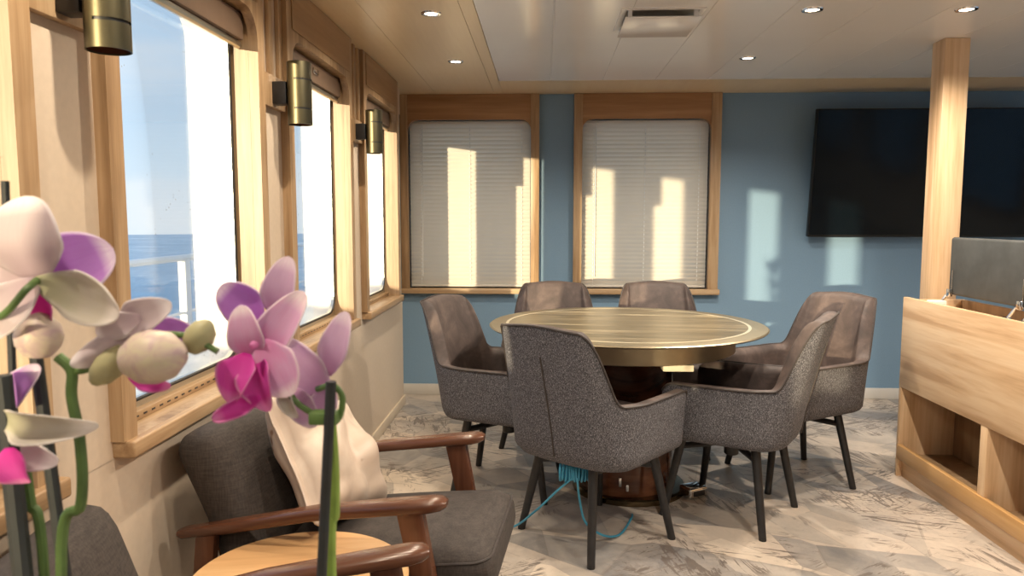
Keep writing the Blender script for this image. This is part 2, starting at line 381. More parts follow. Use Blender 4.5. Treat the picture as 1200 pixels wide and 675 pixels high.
def left_window(idx, y0):
    y1 = y0 + WW; root = MB()
    # face board: wide timber frame with rounded upper corners
    root.plate(rect(y0 - .052, y1 + .052, SZ, CZ), rrect(y0, y1, SZ + .0005, HZ, .085, bottom=False), lambda u, v, t: (t, u, v), -.89, WX - .0)
    o = tag(root.build('window_%d' % idx, M['oakZ'], smooth=False), kind='structure')
    h = MB().box(-.889, -.886, y0 - .002, y1 + .002, HZ + .03, CZ - .004, .0005); h.build('header_panel', M['headerY'], o, smooth=False)
    j = MB().box(-.985, WX - .0005, y0 - .022, y0, SZ, HZ + .02).box(-.985, WX - .0005, y1, y1 + .022, SZ, HZ + .02).box(-.985, WX - .0005, y0, y1, HZ, HZ + .02)
    j.build('jamb', M['oakZ'], o, smooth=False)
    s = MB().box(-.985, -.872, y0 - .046, y1 + .066, SZ - .038, SZ, .006, 3); s.build('sill', M['oakY'], o)
    # perforated timber grille strip behind the sill
    MB().box(-.985, -.955, y0, y1, SZ, SZ + .022, .002).build('sill_strip', M['oakY'], o)
    v = MB()
    for k in range(20): v.box(-.9545, -.9535, y0 + .03 + k * .037, y0 + .045 + k * .037, SZ + .009, SZ + .013)
    v.build('vent_slots', M['black'], o, smooth=False)
    # aluminium sash with rounded corners and black gasket
    MB().plate(rect(y0, y1, SZ + .015, HZ), rrect(y0 + .016, y1 - .016, SZ + .045, HZ - .005, .085), lambda u, v, t: (t, u, v), -.990, -.978).build('sash', M['alu'], o, smooth=False)
    lp = rrect(y0 + .012, y1 - .012, SZ + .041, HZ - .001, .085)
    MB().tube([(-.977, u, v) for u, v in lp], .005, 6, closed=True).build('gasket', M['rubber'], o)
    MB().plate(rrect(y0 + .014, y1 - .014, SZ + .043, HZ - .003, .085), None, lambda u, v, t: (t, u, v), -.986, -.982).build('pane', M['glass'], o, smooth=False)
    # splayed white lining out to the hull plate
    a = rrect(y0 + .005, y1 - .005, SZ + .03, HZ + .003, .085); b = rrect(y0 - .20, y1 - .008, SZ + .035, HZ + .005, .10)
    l = MB(); r0 = [(-.988, u, v) for u, v in a]; r1 = [(-1.108, u, v) for u, v in b]; r0.append(r0[0]); r1.append(r1[0]); l.grid([r0, r1])
    l.build('lining', M['steel'], o)
    # roller blind cassette under the header
    return o
for i, y0 in enumerate(Y0S): left_window(i + 1, y0)
rb_lab = ['narrow brown roller blind cassette in the window nearest the back corner', 'brown roller blind cassette in the middle of the three tall side windows',
          'brown roller blind cassette in the side window beside the orchid flowers', 'brown roller blind cassette in the side window nearest the viewer',
          'brown roller blind cassette in a side window behind the viewer', 'brown roller blind cassette in the rearmost side window']
M['blindbox'] = plain('taupe_blind', (.20, .135, .095), .5, .05, 20)
for y0, lb in zip(Y0S, rb_lab):
    t = thing('roller_blind', lb, 'blind', (-.94, y0 + WW / 2, HZ - .075), 0, 'roller blinds over the side windows')
    MB().box(-.03, .01, -WW / 2 + .006, WW / 2 - .006, -.012, .07, .006).build('cassette', M['blindbox'], t)
    MB().tube([(-.010, -WW / 2 + .008, -.024), (-.010, WW / 2 - .008, -.024)], .012, 10).build('bottom_rail', M['alu'], t)
    MB().box(.010, .018, -.03, .03, .02, .045, .003).build('bracket', M['chrome'], t)

# timber rails with slats between the windows, holding the sconces
def rail_unit(idx, ya, yb):
    mb = MB().box(WX, -.900, ya, yb, 1.588, 1.694, .002)
    wd = (yb - ya); k = .036
    for f in (0.0, .5, 1.0):
        c = ya + k / 2 + f * (wd - k) if f != .5 else (ya + yb) / 2
        mb.box(WX, -.906, c - k / 2, c + k / 2, 1.69, CZ, .002)
    return struct(mb, 'trim_%d' % idx, M['oakZ'])
gaps = [(Y0S[i + 1] + WW + .052, Y0S[i] - .052) for i in range(3)]
for i, (a, b) in enumerate(gaps): rail_unit(i + 1, a, b)

def sconce(yc, label):
    t = thing('wall_sconce', label, 'wall lamp', (-.900, yc, 1.635), 0, 'tubular wall lamps between the side windows')
    MB().box(0, .046, -.022, .022, -.037, .037, .003).build('mount', M['black'], t)
    # cylinder wall with two horizontal slits on the side facing the rear
    R0, R1 = .040, .0375; cx = .085; n = 48
    zs = [-.103, -.055, -.049, .040, .046, .100]
    b = MB()
    def slit(i, k): return k in (1, 3) and -100 < (i + .5) * 360 / n - 360 * ((i + .5) * 360 / n > 180) < 20
    for R in (R0, R1):
        V = [[b.bm.verts.new((cx + R * math.cos(2 * PI * i / n), R * math.sin(2 * PI * i / n), z)) for i in range(n)] for z in zs]
        for k in range(5):
            for i in range(n):
                if not slit(i, k):
                    f = (V[k][i], V[k][(i + 1) % n], V[k + 1][(i + 1) % n], V[k + 1][i])
                    b.bm.faces.new(f if R == R0 else f[::-1])
    sh = b.build('lamp_shade', M['brass'], t)
    for nm, z in (('lower_rim', -.1032), ('upper_rim', .1002)):
        q = [[(cx + R * math.cos(2 * PI * i / n), R * math.sin(2 * PI * i / n), z) for i in range(n + 1)] for R in (R1, R0)]
        rg = MB(); rg.grid(q); rg.build(nm, M['brass'], sh)
    MB().lathe([(.0372, -.100), (.0372, -.070), (.0368, -.068)], 40, Matrix.Translation((cx, 0, 0)), cap=False).build('lining', M['copper'], sh)
    MB().lathe([(.0371, -.068), (.0371, .09), (.030, .092)], 40, Matrix.Translation((cx, 0, 0)), cap=False).build('dark_lining', M['black'], sh)  # black upper lining, painted shade behind the slits
    MB().lathe([(.012, -.03), (.022, -.03), (.022, .03), (.012, .035)], 20, Matrix.Translation((cx, 0, 0))).build('bulb_holder', M['black'], t)
    return t
sconce(1.377, 'bronze cylinder wall lamp with copper inside, hanging above the orchid flowers')
sconce(2.465, 'bronze cylinder wall lamp on the middle timber post between two side windows')
sconce(3.55, 'bronze cylinder wall lamp closest to the back corner of the room')

# back wall: openings for two windows with blinds
bw = MB(); W4 = (-.916, -.088); W5 = (.256, 1.102); BZ0 = .745; BZ1 = 1.878
xs = [(-1.0, W4[0]), (W4[1], W5[0]), (W5[1], RX)]
for a, b in xs: bw.box(a, b, BY, BY + .12, 0, CZ)
for a, b in (W4, W5): bw.box(a, b, BY, BY + .12, 0, BZ0).box(a, b, BY, BY + .12, BZ1, CZ)
struct(bw, 'wall_back', M['blue'], smooth=False)
struct(MB().box(-1.0, RX, BY - .014, BY, 0, .075, .003), 'baseboard_back', M['skirt'])
def back_window(idx, x0, x1, wl_, wr_):
    f = MB()
    for a, b in ((x0 - wl_, x0), (x1, x1 + wr_)): f.box(a, b, BY - .04, BY + .02, BZ0, CZ - .001, .003)
    o = tag(f.build('window_%d' % idx, M['oakZ']), kind='structure')
    MB().plate(arch(x0, x1, BZ1 - .12, BZ1, CZ - .001, .068), None, lambda u, v, t: (u, t, v), BY - .032, BY + .01).build('header_panel', M['header'], o, smooth=False)
    MB().box(x0 - wl_ - .002, x1 + wr_ + .012, BY - .05, BY + .10, BZ0 - .036, BZ0, .004).build('sill', M['oakX'], o)
    MB().box(x0 - .015, x0, BY + .02, BY + .12, BZ0, BZ1).box(x1, x1 + .015, BY + .02, BY + .12, BZ0, BZ1).box(x0, x1, BY + .02, BY + .12, BZ1, BZ1 + .015).build('jamb', M['oakZ'], o, smooth=False)
    MB().box(x0, x1, BY + .10, BY + .106, BZ0, BZ1).build('pane', M['glass'], o, smooth=False)
    MB().plate(rect(x0, x1, BZ0, BZ1), rrect(x0 + .03, x1 - .03, BZ0 + .03, BZ1 - .03, .1), lambda u, v, t: (u, t, v), BY + .107, BY + .12).build('sash', M['steel'], o, smooth=False)
    return o
back_window(7, *W4, .052, .057); back_window(8, *W5, .057, .067)
def venetian(x0, x1, label):
    t = thing('venetian_blind', label, 'blind', ((x0 + x1) / 2, BY + .032, BZ0), 0, 'white venetian blinds on the back wall')
    w2 = (x1 - x0) / 2 - .004; H = BZ1 - BZ0
    MB().box(-w2, w2, -.012, .016, H - .022, H - .003, .003).build('headrail', M['slat'], t)
    s = MB(); z = .034
    while z < H - .03:
        rows = []
        for q in range(5):
            a = -1 + q * .5; rows.append([(xx, -.002 - .0085 * a - .003 * (1 - a * a), z + .0165 * a) for xx in (-w2, w2)])
        s.grid(rows); z += .028
    s.build('slats', M['slat'], t)
    MB().box(-w2, w2, -.012, .010, .006, .022, .004).build('bottom_rail', M['slat'], t)
    for fx in (-.82, 0, .86):
        c = MB(); z = .06
        while z < H - .05:
            c.box(fx * w2 - .003, fx * w2 + .003, -.0165, -.0115, z - .004, z + .004); z += .028
        c.tube([(fx * w2, -.0125, .02), (fx * w2, -.0125, H - .03)], .0008, 5).build('ladder_cord', M['cord'], t)
    MB().tube([(-w2 * .82 + .012, -.022, H - .03), (-w2 * .82 + .010, -.022, .08)], .003, 6).build('tilt_wand', M['cord'], t)
    return t
venetian(*W4, 'closed white venetian blind in the back window next to the left corner')
venetian(*W5, 'closed white venetian blind in the back window nearer the television')
# remaining walls (beside and behind the viewer)
wr = MB(); FILL_WIN = [(-2.6, -1.2), (-.6, .8), (1.4, 2.8), (3.2, 4.4)]; pv = REAR
for a, b in FILL_WIN: wr.box(RX, RX + .1, pv, a, .75, 1.86); pv = b
wr.box(RX, RX + .1, pv, BY + .12, .75, 1.86).box(RX, RX + .1, REAR, BY + .12, 0, .75).box(RX, RX + .1, REAR, BY + .12, 1.86, CZ)
struct(wr, 'wall_right', M['white'], smooth=False)
for i, (a, b) in enumerate(FILL_WIN):  # unseen windows, added to let bluish fill daylight into the room
    f = tag(MB().plate(rect(a - .05, b + .05, .70, 1.91), rrect(a + .01, b - .01, .76, 1.85, .08), lambda u, v, t: (t, u, v), RX - .02, RX - .001).build('window_%d' % (9 + i), M['oakY'], smooth=False), kind='structure')
    MB().box(RX + .05, RX + .056, a, b, .75, 1.86).build('pane', M['glass'], f, smooth=False)
struct(MB().box(-1.115, RX + .1, REAR - .1, REAR, 0, CZ), 'wall_rear', M['white'], smooth=False)
struct(MB().box(1.838, 1.952, 3.54, 3.654, 0, CZ, .004), 'pillar', M['cabZ'])

# ------------------------------------------------------------------ outside: deck, rail, sea
struct(MB().box(-2.5, -1.12, -6, 12, -.25, -.2), 'ground_deck', M['deck'], smooth=False)
rl = thing('ship_railing', 'white steel railing along the deck outside the side windows', 'railing', (-2.3, 4, -.2))
MB().tube([(0, -9, 1.17), (0, 8, 1.17)], .022, 8).build('top_rail', M['steel'], rl)
for z in (.45, .82): MB().tube([(0, -9, z), (0, 8, z)], .010, 6).build('wire', M['steel'], rl)
for y in (-7.4, -5.4, -3.4, -1.4, .6, 2.6, 4.6, 6.6): MB().box(-.025, .025, y - .035, y + .035, 0, 1.16, .004).build('post', M['steel'], rl)
sea = bmesh.new(); bmesh.ops.create_circle(sea, cap_ends=True, segments=96, radius=420); smb = MB(); smb.bm.free(); smb.bm = sea
so_ = struct(smb, 'sea', M['sea'], smooth=False); so_.location = (0, 0, -7)

# ------------------------------------------------------------------ ceiling fittings
def downlight(x, y, label, cool=0):
    t = thing('downlight', label, 'ceiling light', (x, y, CZ), 0, 'recessed ceiling spotlights')
    MB().lathe([(.026, -.001), (.030, -.005), (.040, -.004), (.042, 0), (.026, 0)], 32, cap=False).build('trim_ring', M['chrome'], t)
    MB().lathe([(.001, -.0015), (.0265, -.0015), (.0265, .0), (.001, 0)], 24).build('lens', M['lens'], t)
    l = bpy.data.lights.new('lamp', 'SPOT'); l.energy = LAMP_WATTS if cool else LAMP_WATTS * .62; l.color = LAMP_COLOR if not cool else (1, .87, .71)
    l.spot_size = math.radians(150); l.spot_blend = .6; l.shadow_soft_size = .022
    o = bpy.data.objects.new('lamp', l); COL.objects.link(o); o.parent = t; o.location = (0, 0, -.012)
DL = [(-.458, 3.04, 'round spotlight in the wooden ceiling strip nearer the viewer'), (-.467, 3.95, 'round spotlight in the wooden ceiling strip nearer the back wall'),
      (1.061, 3.05, 'round spotlight in the white ceiling right of the air vent, in front of the table'), (1.669, 3.07, 'round spotlight in the white ceiling just in front of the oak pillar'),
      (1.048, 3.93, 'round spotlight in the white ceiling nearest the blue wall, above the table'),
      (-.458, 2.13, 'round spotlight in the wooden ceiling strip above the armchair with the pillow'), (-.458, 1.22, 'round spotlight in the wooden ceiling strip above the low round table'),
      (-.458, .31, 'round spotlight in the wooden ceiling strip above the orchids'), (1.06, 2.13, 'unseen added fill spotlight in the white ceiling in front of the dining chairs'),  # from the dining chairs on, unseen lamps added as fill
      (1.06, 1.2, 'unseen added fill spotlight in the white ceiling right of the viewer'), (2.9, 3.07, 'unseen added fill spotlight in the white ceiling in front of the television'),
      (2.9, 1.2, 'unseen added fill spotlight in the white ceiling behind the cabinet'), (1.06, -.6, 'unseen added fill spotlight in the white ceiling behind the viewer'),
      (-.458, -1.2, 'unseen added fill spotlight in the wooden ceiling strip behind the viewer'), (2.9, -1.0, 'unseen added fill spotlight in the far rear of the white ceiling')]
for i, (x, y, lb) in enumerate(DL): downlight(x, y, lb, x > 0)
vt = thing('ceiling_vent', 'square white air vent plate hanging just below the white ceiling', 'air vent', (.47, 3.165, CZ))
MB().plate(rect(-.165, .165, -.175, .175), rect(-.145, .145, -.155, .155), lambda u, v, t: (u, v, t), -.006, .0).build('frame', M['white'], vt, smooth=False)
MB().box(-.145, .145, -.155, .155, -.003, -.001).build('duct', M['alu'], vt, smooth=False)
MB().box(-.150, .150, -.160, .160, -.036, -.030, .002).build('plate', M['ceilwhite'], vt)
for sx in (-.13, .13):
    for sy in (-.14, .14): MB().box(sx - .008, sx + .008, sy - .008, sy + .008, -.031, -.001).build('post', M['white'], vt)

# ------------------------------------------------------------------ television
tv = thing('television', 'large black wall-mounted flat screen television tilted forward on the blue wall', 'television', (2.463, 4.925, 1.10))
tv.rotation_euler = (math.radians(6.6), 0, 0)
tb = MB().box(-.73, .73, -.012, .028, 0, .82, .006); tb.build('body', M['tvbody'], tv)
MB().box(-.722, .722, -.0135, -.0115, .016, .812).build('screen', M['screen'], tv, smooth=False)
MB().box(-.2, .2, .028, .06, .3, .6, .004).build('wall_bracket', M['black'], tv)

# ------------------------------------------------------------------ built-in cabinet on the right
cab = thing('cabinet', 'long light oak low cabinet with open shelves along the floor, right of the table', 'cabinet', (1.683, 0, 0))
CY1 = 3.49; CY0 = .68; DEP = .275
MB().box(0, .022, CY0, CY1, .43, .855, .002).build('front_panel', M['cab'], cab)
MB().box(0.001, DEP, CY1 - .02, CY1, 0, .845, .002).build('end_panel', M['cabZ'], cab)
MB().box(0.001, DEP, CY0, CY0 + .02, 0, .845, .002).build('end_panel', M['cabZ'], cab)
MB().box(.022, .04, CY0 + .02, CY1 - .02, 0, .088, .001).build('plinth', M['cab'], cab)
MB().box(-.006, .016, CY0 + .001, CY1 - .02, .088, .157, .003).build('ledge', M['ledge'], cab)
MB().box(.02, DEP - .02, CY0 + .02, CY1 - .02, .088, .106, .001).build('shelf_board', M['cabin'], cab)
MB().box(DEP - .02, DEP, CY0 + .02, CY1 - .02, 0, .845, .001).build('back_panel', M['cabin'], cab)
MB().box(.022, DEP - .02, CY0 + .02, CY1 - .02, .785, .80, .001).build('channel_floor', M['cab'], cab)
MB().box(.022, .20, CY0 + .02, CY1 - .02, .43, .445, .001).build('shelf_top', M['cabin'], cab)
for k in range(1, 4):
    y = 2.838 - .69 * (k - 1); MB().box(.002, DEP - .02, y - .045, y, .106, .43, .001).build('divider', M['cabZ'], cab)
for y1 in (3.455, 2.86, 2.265, 1.67, 1.075):
    y0 = y1 - .56 if y1 > 1.1 else .72
    ld = MB().box(.183, .205, y0, y1, .872, 1.135, .012, 3).build('lid', M['padleather'], cab)
    ld['label'] = 'dark grey leather lid standing open'
    for ya in (y1 - .03, y0 + .03):
        h = MB().box(.165, .182, ya - .012, ya + .012, .865, .90, .003)
        h.tube([(.150, ya + .045, .815), (.172, ya + .02, .872)], .006, 8); h.box(.14, .165, ya + .03, ya + .06, .80, .83, .003)
        h.tube([(.181, ya - .004, .90), (.181, ya - .004, .985)], .0022, 6)
        h.build('hinge', M['chrome'], ld)
MB().box(.085, .155, 3.405, 3.45, .80, .846, .004).build('socket_box', M['plastic'], cab)

# ------------------------------------------------------------------ conference table
tb = thing('round_table', 'large round conference table with golden veined top and dark drum base', 'table', (.37, 3.285, 0))
MB().lathe([(.001, .7525), (.525, .7525)], 96, cap=False).build('table_top', M['stone'], tb)
MB().lathe([(.525, .7524), (.525, .7532), (.538, .7532), (.538, .7524)], 96, cap=False).build('inlay_ring', M['goldlight'], tb)
MB().lathe([(.538, .7525), (.606, .7515), (.612, .747), (.606, .741), (.50, .722), (.001, .722)], 96, cap=False).build('rim', M['gold'], tb)
MB().lathe([(.475, .7225), (.475, .652), (.465, .648), (.001, .648)], 96, cap=False).build('apron', M['gold'], tb)
MB().lathe([(.215, .648), (.215, .028)], 96, cap=False).build('pedestal', M['drum'], tb)
MB().lathe([(.001, .028), (.247, .028), (.254, .022), (.254, 0.0005)], 96, Matrix.Translation((.022, 0, 0)), cap=False).build('base_plate', M['basebronze'], tb)
MB().box(.10, .22, -.43, -.36, .622, .648, .004).build('power_box', M['pale'], tb)
for a in (-100, -92): MB().box(-.006, .006, -.222, -.214, .055 + .02 * (a < -95), .115 - .03 * (a > -95), .002, mtx=Matrix.Rotation(math.radians(a + 90), 4, 'Z')).build('latch', M['chrome'], tb)
fb = thing('floor_socket', 'small chrome socket box on the floor beside the base of the round table', 'socket', (.665, 3.175, 0), .5)
MB().box(-.05, .05, -.04, .04, 0, .05, .012, 3).build('housing', M['chrome'], fb)
MB().box(-.03, .03, -.042, -.039, .012, .036, .002).build('cover_flap', M['black'], fb)

# ------------------------------------------------------------------ dining chairs
def sstep(a, b, x):
    x = max(0, min(1, (x - a) / (b - a))); return x * x * (3 - 2 * x)
A_, YF, YB, RC = .262, .215, -.245, .115
def plan():
    L1 = YF - (YB + RC); L2 = PI / 2 * RC; L3 = A_ - RC; tot = L1 + L2 + L3; out = []
    half = [.0, .006, .013, .022, .033, .045, .07, .10, .14, .18, .22, .26, .30, .33, .36, .38] + [.39 + .0038 * k for k in range(34)] + [.52, .54, .57, .61, .64]
    vv = [(q, 1) for q in half] + [(tot, 1)] + [(q, -1) for q in reversed(half)]
    for v, sg in vv:                                                # v: distance from the arm tip
        if v < L1: p = (A_, YF - v); nr = (1, 0)
        elif v < L1 + L2:
            a = (v - L1) / RC; p = (A_ - RC + RC * math.cos(a), YB + RC - RC * math.sin(a)); nr = (math.cos(a), -math.sin(a))
        else: p = (A_ - RC - (v - L1 - L2), YB); nr = (0, -1)
        out.append((Vector((p[0] * sg, p[1], 0)), Vector((nr[0] * sg, nr[1], 0)), v, tot))
    return out
Z0, ZB, ARM = .345, .848, .580
EDGE = [(0, 0), (.14, .025), (.25, .12), (.36, .36), (.48, .64), (.60, .82), (.76, .945), (1, 1)]
def edge_profile(u):
    if u <= 0: return 0
    if u >= 1: return 1
    for i in range(len(EDGE) - 1):
        (x0, y0), (x1, y1) = EDGE[i], EDGE[i + 1]
        if x0 <= u <= x1:
            sl = lambda j: 0 if j in (0, len(EDGE) - 1) else (EDGE[j + 1][1] - EDGE[j - 1][1]) / (EDGE[j + 1][0] - EDGE[j - 1][0])
            t = (u - x0) / (x1 - x0); d = x1 - x0
            return (2 * t ** 3 - 3 * t * t + 1) * y0 + (t ** 3 - 2 * t * t + t) * d * sl(i) + (3 * t * t - 2 * t ** 3) * y1 + (t ** 3 - t * t) * d * sl(i + 1)
def chair_height(v, tot):
    h = ARM + .005 * sstep(.28, .42, v) + (ZB - ARM - .005) * edge_profile((v - .395) / .118) + .012 * sstep(.50, .66, v)
    h -= .035 * max(0, 1 - v / .045) ** 2
    return h
def shell_pt(p, nr, v, z, inset):
    tz = max(0, (z - Z0) / .5); wb = max(0, -nr.y) ** .8; ws = 1 - wb
    q = p - nr * inset
    q = q + Vector((nr.x * (.035 * tz * ws - .035 * tz * tz * wb * 1.2), -.115 * wb * (tz ** 1.25), 0)) 
    taper = 1 + .03 * sstep(.36, .5, v) * tz
    q = Vector((q.x * taper, q.y - .020 * wb * max(0, 1 - (p.x / .2) ** 2), z))
    return q
def make_chair():
    root = thing('dining_chair', 'x', 'chair', (0, 0, 0)); PLN = plan(); TH = .058
    orow, irow, crest = [], [], []
    ts = [0, .04, .1, .25, .4, .55, .7, .82, .91, .965]
    for k, t in enumerate(ts):
        r = []
        for p, nr, v, tot in PLN:
            h = chair_height(v, tot) - .006; z = Z0 + (h - Z0) * t
            nose = .016 * max(0, 1 - v / .04) ** 2
            ins = nose + (.022 if k == 0 else .008 if k == 1 else 0)
            r.append(shell_pt(p, nr, v, z, ins))
        orow.append(r)
    def rim(dz, ins):
        r = []
        for p, nr, v, tot in PLN:
            nose = .016 * max(0, 1 - v / .04) ** 2; th = TH - 2 * nose
            r.append(shell_pt(p, nr, v, chair_height(v, tot) - dz, nose + ins * th))
        return r
    orow += [rim(.004, .06)]
    irow = [orow[-1], rim(0, .3), rim(.001, .6), rim(.010, .9), rim(.03, 1.0)]
    for t in (.85, .65, .45, .25, .0):
        r = []
        for p, nr, v, tot in PLN:
            h = chair_height(v, tot) - .03; z = .42 + (h - .42) * t; puff = .018 * math.sin(PI * min(1, t)) * sstep(.4, .55, v)
            nose = .016 * max(0, 1 - v / .04) ** 2
            r.append(shell_pt(p, nr, v, z, TH - nose + puff))
        irow.append(r)
    b = MB(); vs = b.grid(orow)
    # fabric underside and front apron
    bot = vs[0]; b.bm.faces.new(bot)
    a = shell_pt(*PLN[0][:3], .43, .0); 
    y = YF - .004; F = lambda x, z, yy=y: b.bm.verts.new((x, yy, z))
    b.bm.faces.new([F(-.245, Z0 + .006), F(.245, Z0 + .006), F(.245, .42), F(-.245, .42)])
    # arm nose caps in cloth
    for ci in (0, -1):
        col_o = [r[ci] for r in orow]; col_i = [r[ci] for r in irow[1:]]
        loop = [b.bm.verts.new(q) for q in col_o + col_i] + [b.bm.verts.new((col_i[-1].x, col_i[-1].y, Z0))]
        b.bm.faces.new(loop)
    sh = b.build('outer_shell', M['tweed'], root, angle=50)
    bi = MB(); bi.grid(irow); inn = bi.build('inner_upholstery', M['suede'], root, angle=60)
    c = MB().cushion(.405, .43, .10, .035, .014, 8, Matrix.Translation((0, .018, .435))); c.build('seat_cushion', M['suede'], root)
    pp = [shell_pt(p, nr, v, chair_height(v, tot) - .003, .016 * max(0, 1 - v / .04) ** 2 - .001) for p, nr, v, tot in PLN]
    MB().tube(pp, .0042, 6).build('piping', M['piping'], root)
    mid = len(PLN) // 2; p, nr, v, tot = PLN[mid]
    MB().tube([shell_pt(p, nr, v, z, -.0005) for z in (.375, .45, .55, .65, .745)], .0035, 6).build('back_seam', M['piping'], root)
    # base: hub, cross and four splayed legs
    MB().lathe([(.045, .352), (.045, .335), (.030, .33), (.030, .25), (.026, .245)], 20).build('hub', M['black'], root)
    cr = MB()
    for k in range(4):
        an = PI / 4 + k * PI / 2; d = Vector((math.cos(an), math.sin(an), 0))
        cr.tube([d * .01 + Vector((0, 0, .300)), d * .226 + Vector((0, 0, .288))], .0135, 8)
    cr.lathe([(.08, .335), (.08, .345)], 20)
    cr.build('base_cross', M['black'], root)
    for k in range(4):
        an = PI / 4 + k * PI / 2; d = Vector((math.cos(an), math.sin(an), 0))
        lg = MB().tube([d * .21 + Vector((0, 0, .343)), d * .290 + Vector((0, 0, .006))], [.0185, .0145], 14).build('leg', M['black'], root)
        MB().lathe([(.0145, .008), (.0145, 0)], 14, Matrix.Translation(d * .2905)).build('foot_pad', M['rubber'], lg)
    return root
def base_rot(root, a):
    for c in root.children:
        if c.name.split('.')[0] in ('leg', 'base_cross', 'hub'): c.rotation_euler.z = a
CH = [((.206, 2.765), 38, 'grey tweed armchair with its seamed back to the viewer, blue cable under its seat', -7),
      ((-.155, 3.29), 112, 'grey tweed armchair with brown suede inside, at the table end nearest the side windows', 34),
      ((.066, 3.86), 179, 'brown suede armchair behind the round table on the left, in front of the first blind', 10),
      ((.65, 3.89), 179, 'brown suede armchair behind the round table on the right, in front of the second blind', 40),
      ((.784, 3.014), -62, 'grey tweed armchair seen from its side at the right front of the round table', 10.5),
      ((1.165, 3.455), -121, 'brown suede armchair facing the round table, beside the bare blue wall and the oak cabinet', 56)]
proto = make_chair()
for i, (xy, hd, lb, br) in enumerate(CH):
    o = proto if i == 0 else copy_tree(proto)
    o.location = (*xy, 0); o.rotation_euler.z = -math.radians(hd); tag(o, lb, 'chair', 'armchairs around the round table')
    base_rot(o, math.radians(hd + br - 45))

# blue network cable tied under the front chair
cb = MB(); c0 = Vector((.115, 2.60, .318))
for k in range(11):
    px = -.05 + k * .0098; pts = []
    for j in range(14):
        a = 2 * PI * j / 14; pts.append(c0 + Vector((px + .003 * math.sin(a + k), .018 * math.sin(a), -.016 + .032 * math.cos(a) + .003 * math.sin(k * 2.1))))
    cb.tube(pts, .0042, 6, closed=True)
def curve3(pts, n=8):
    pts = [Vector(p) for p in pts]; out = []
    for i in range(len(pts) - 1):
        p0, p1, p2, p3 = pts[max(i - 1, 0)], pts[i], pts[i + 1], pts[min(i + 2, len(pts) - 1)]
        for k in range(n):
            t = k / n; out.append(.5 * ((2 * p1) + (-p0 + p2) * t + (2 * p0 - 5 * p1 + 4 * p2 - p3) * t * t + (-p0 + 3 * p1 - 3 * p2 + p3) * t ** 3))
    out.append(pts[-1]); return out
cb.tube(curve3([c0 + Vector((-.005, -.015, -.03)), (.05, 2.62, .22), (-.03, 2.70, .11), (-.12, 2.79, .008), (-.26, 2.74, .005), (-.42, 2.9, .005)]), .0045, 6)
cb.tube(curve3([c0 + Vector((.01, -.015, -.03)), (.135, 2.60, .2), (.16, 2.63, .1), (.23, 2.68, .03), (.30, 2.75, .005), (.36, 2.9, .005), (.37, 2.945, .005)]), .0045, 6)
tag(cb.build('network_cable', M['cable']), 'coiled bright blue cable hanging under the front dining chair and trailing on the floor', 'cable')

# ------------------------------------------------------------------ lounge armchairs
def make_lounge():
    t = thing('lounge_armchair', 'x', 'armchair')
    def arm(sy):
        secs = []; y = sy * .255
        for x, z, hw, hh in ((-.345, .470, .012, .008), (-.33, .472, .020, .0125), (-.22, .492, .023, .0145), (0, .538, .026, .0155), (.2, .564, .031, .016), (.275, .573, .032, .016), (.30, .576, .027, .013), (.312, .577, .016, .007)):
            secs.append([(x, y + hw * math.copysign(abs(math.cos(a)) ** .6, math.cos(a)), z + hh * math.copysign(abs(math.sin(a)) ** .7, math.sin(a))) for a in [2 * PI * k / 20 for k in range(20)]])
        return MB().sweep(secs)
    def leg(p0, p1, a, b):
        (x0, y0, z0), (x1, y1, z1) = p0, p1; q = []
        for (x, y, z), f in ((p0, 1), (p1, .72)):
            q.append([(x + dx * a * f, y + dy * b * f, z) for dx, dy in ((-1, -.8), (-.8, -1), (.8, -1), (1, -.8), (1, .8), (.8, 1), (-.8, 1), (-1, .8))])
        return MB().sweep(q)
    for sy in (-1, 1):
        arm(sy).build('armrest', M['walnut'], t)
        leg((.225, sy * .255, .562), (.335, sy * .262, .0005), .030, .017).build('front_leg', M['walnutZ'], t)
        leg((-.27, sy * .255, .480), (-.325, sy * .258, 0), .024, .016).build('rear_leg', M['walnutZ'], t)
        MB().box(-.34, .28, sy * .238 - .010, sy * .238 + .010, .245, .29, .004, mtx=Matrix.Translation((0, 0, 0)) @ Matrix.Rotation(math.radians(-4), 4, 'Y')).build('side_rail', M['walnut'], t)
    MB().box(.255, .285, -.24, .24, .262, .305, .004).build('front_rail', M['walnut'], t)
    mt = Matrix.Translation((.085, 0, .352)) @ Matrix.Rotation(math.radians(-6), 4, 'Y')
    st = MB().cushion(.66, .455, .125, .05, .022, 12, mt).build('seat_cushion', M['lounge'], t)
    lp = rrect(-.325, .325, -.222, .222, .05); pts = [mt @ Vector((u, v, .040)) for u, v in lp]
    MB().tube(pts, .003, 5, closed=True).build('piping', M['piping'], st)
    mb = Matrix.Translation((-.252, 0, .522)) @ Matrix.Rotation(math.radians(-20), 4, 'Y')
    bc = MB().cushion(.125, .47, .40, .055, 0, 12, mb, fn=lambda p, c: Vector((p.x + .02 * (1 - c.y ** 2) * (1 - c.z ** 2) * (1 if c.x > 0 else 0), p.y * (1.0 + .10 * max(0, c.z)), p.z))).build('back_cushion', M['lounge'], t)
    lp = rrect(-.218, .218, -.185, .185, .05); pts = [mb @ Vector((.040, u, v)) for u, v in lp]
    MB().tube(pts, .003, 5, closed=True).build('piping', M['piping'], bc)
    for sy in (-.10, .10): MB().sweep([[(x + dx, sy + dy, z) for dx, dy in ((-.012, -.015), (.012, -.015), (.012, .015), (-.012, .015))] for x, z in ((-.29, .27), (-.352, .50), (-.378, .58))]).build('back_post', M['walnutZ'], t)
    return t
lg = make_lounge(); lg.location = (-.505, 1.885, 0); lg.rotation_euler.z = math.radians(-5)
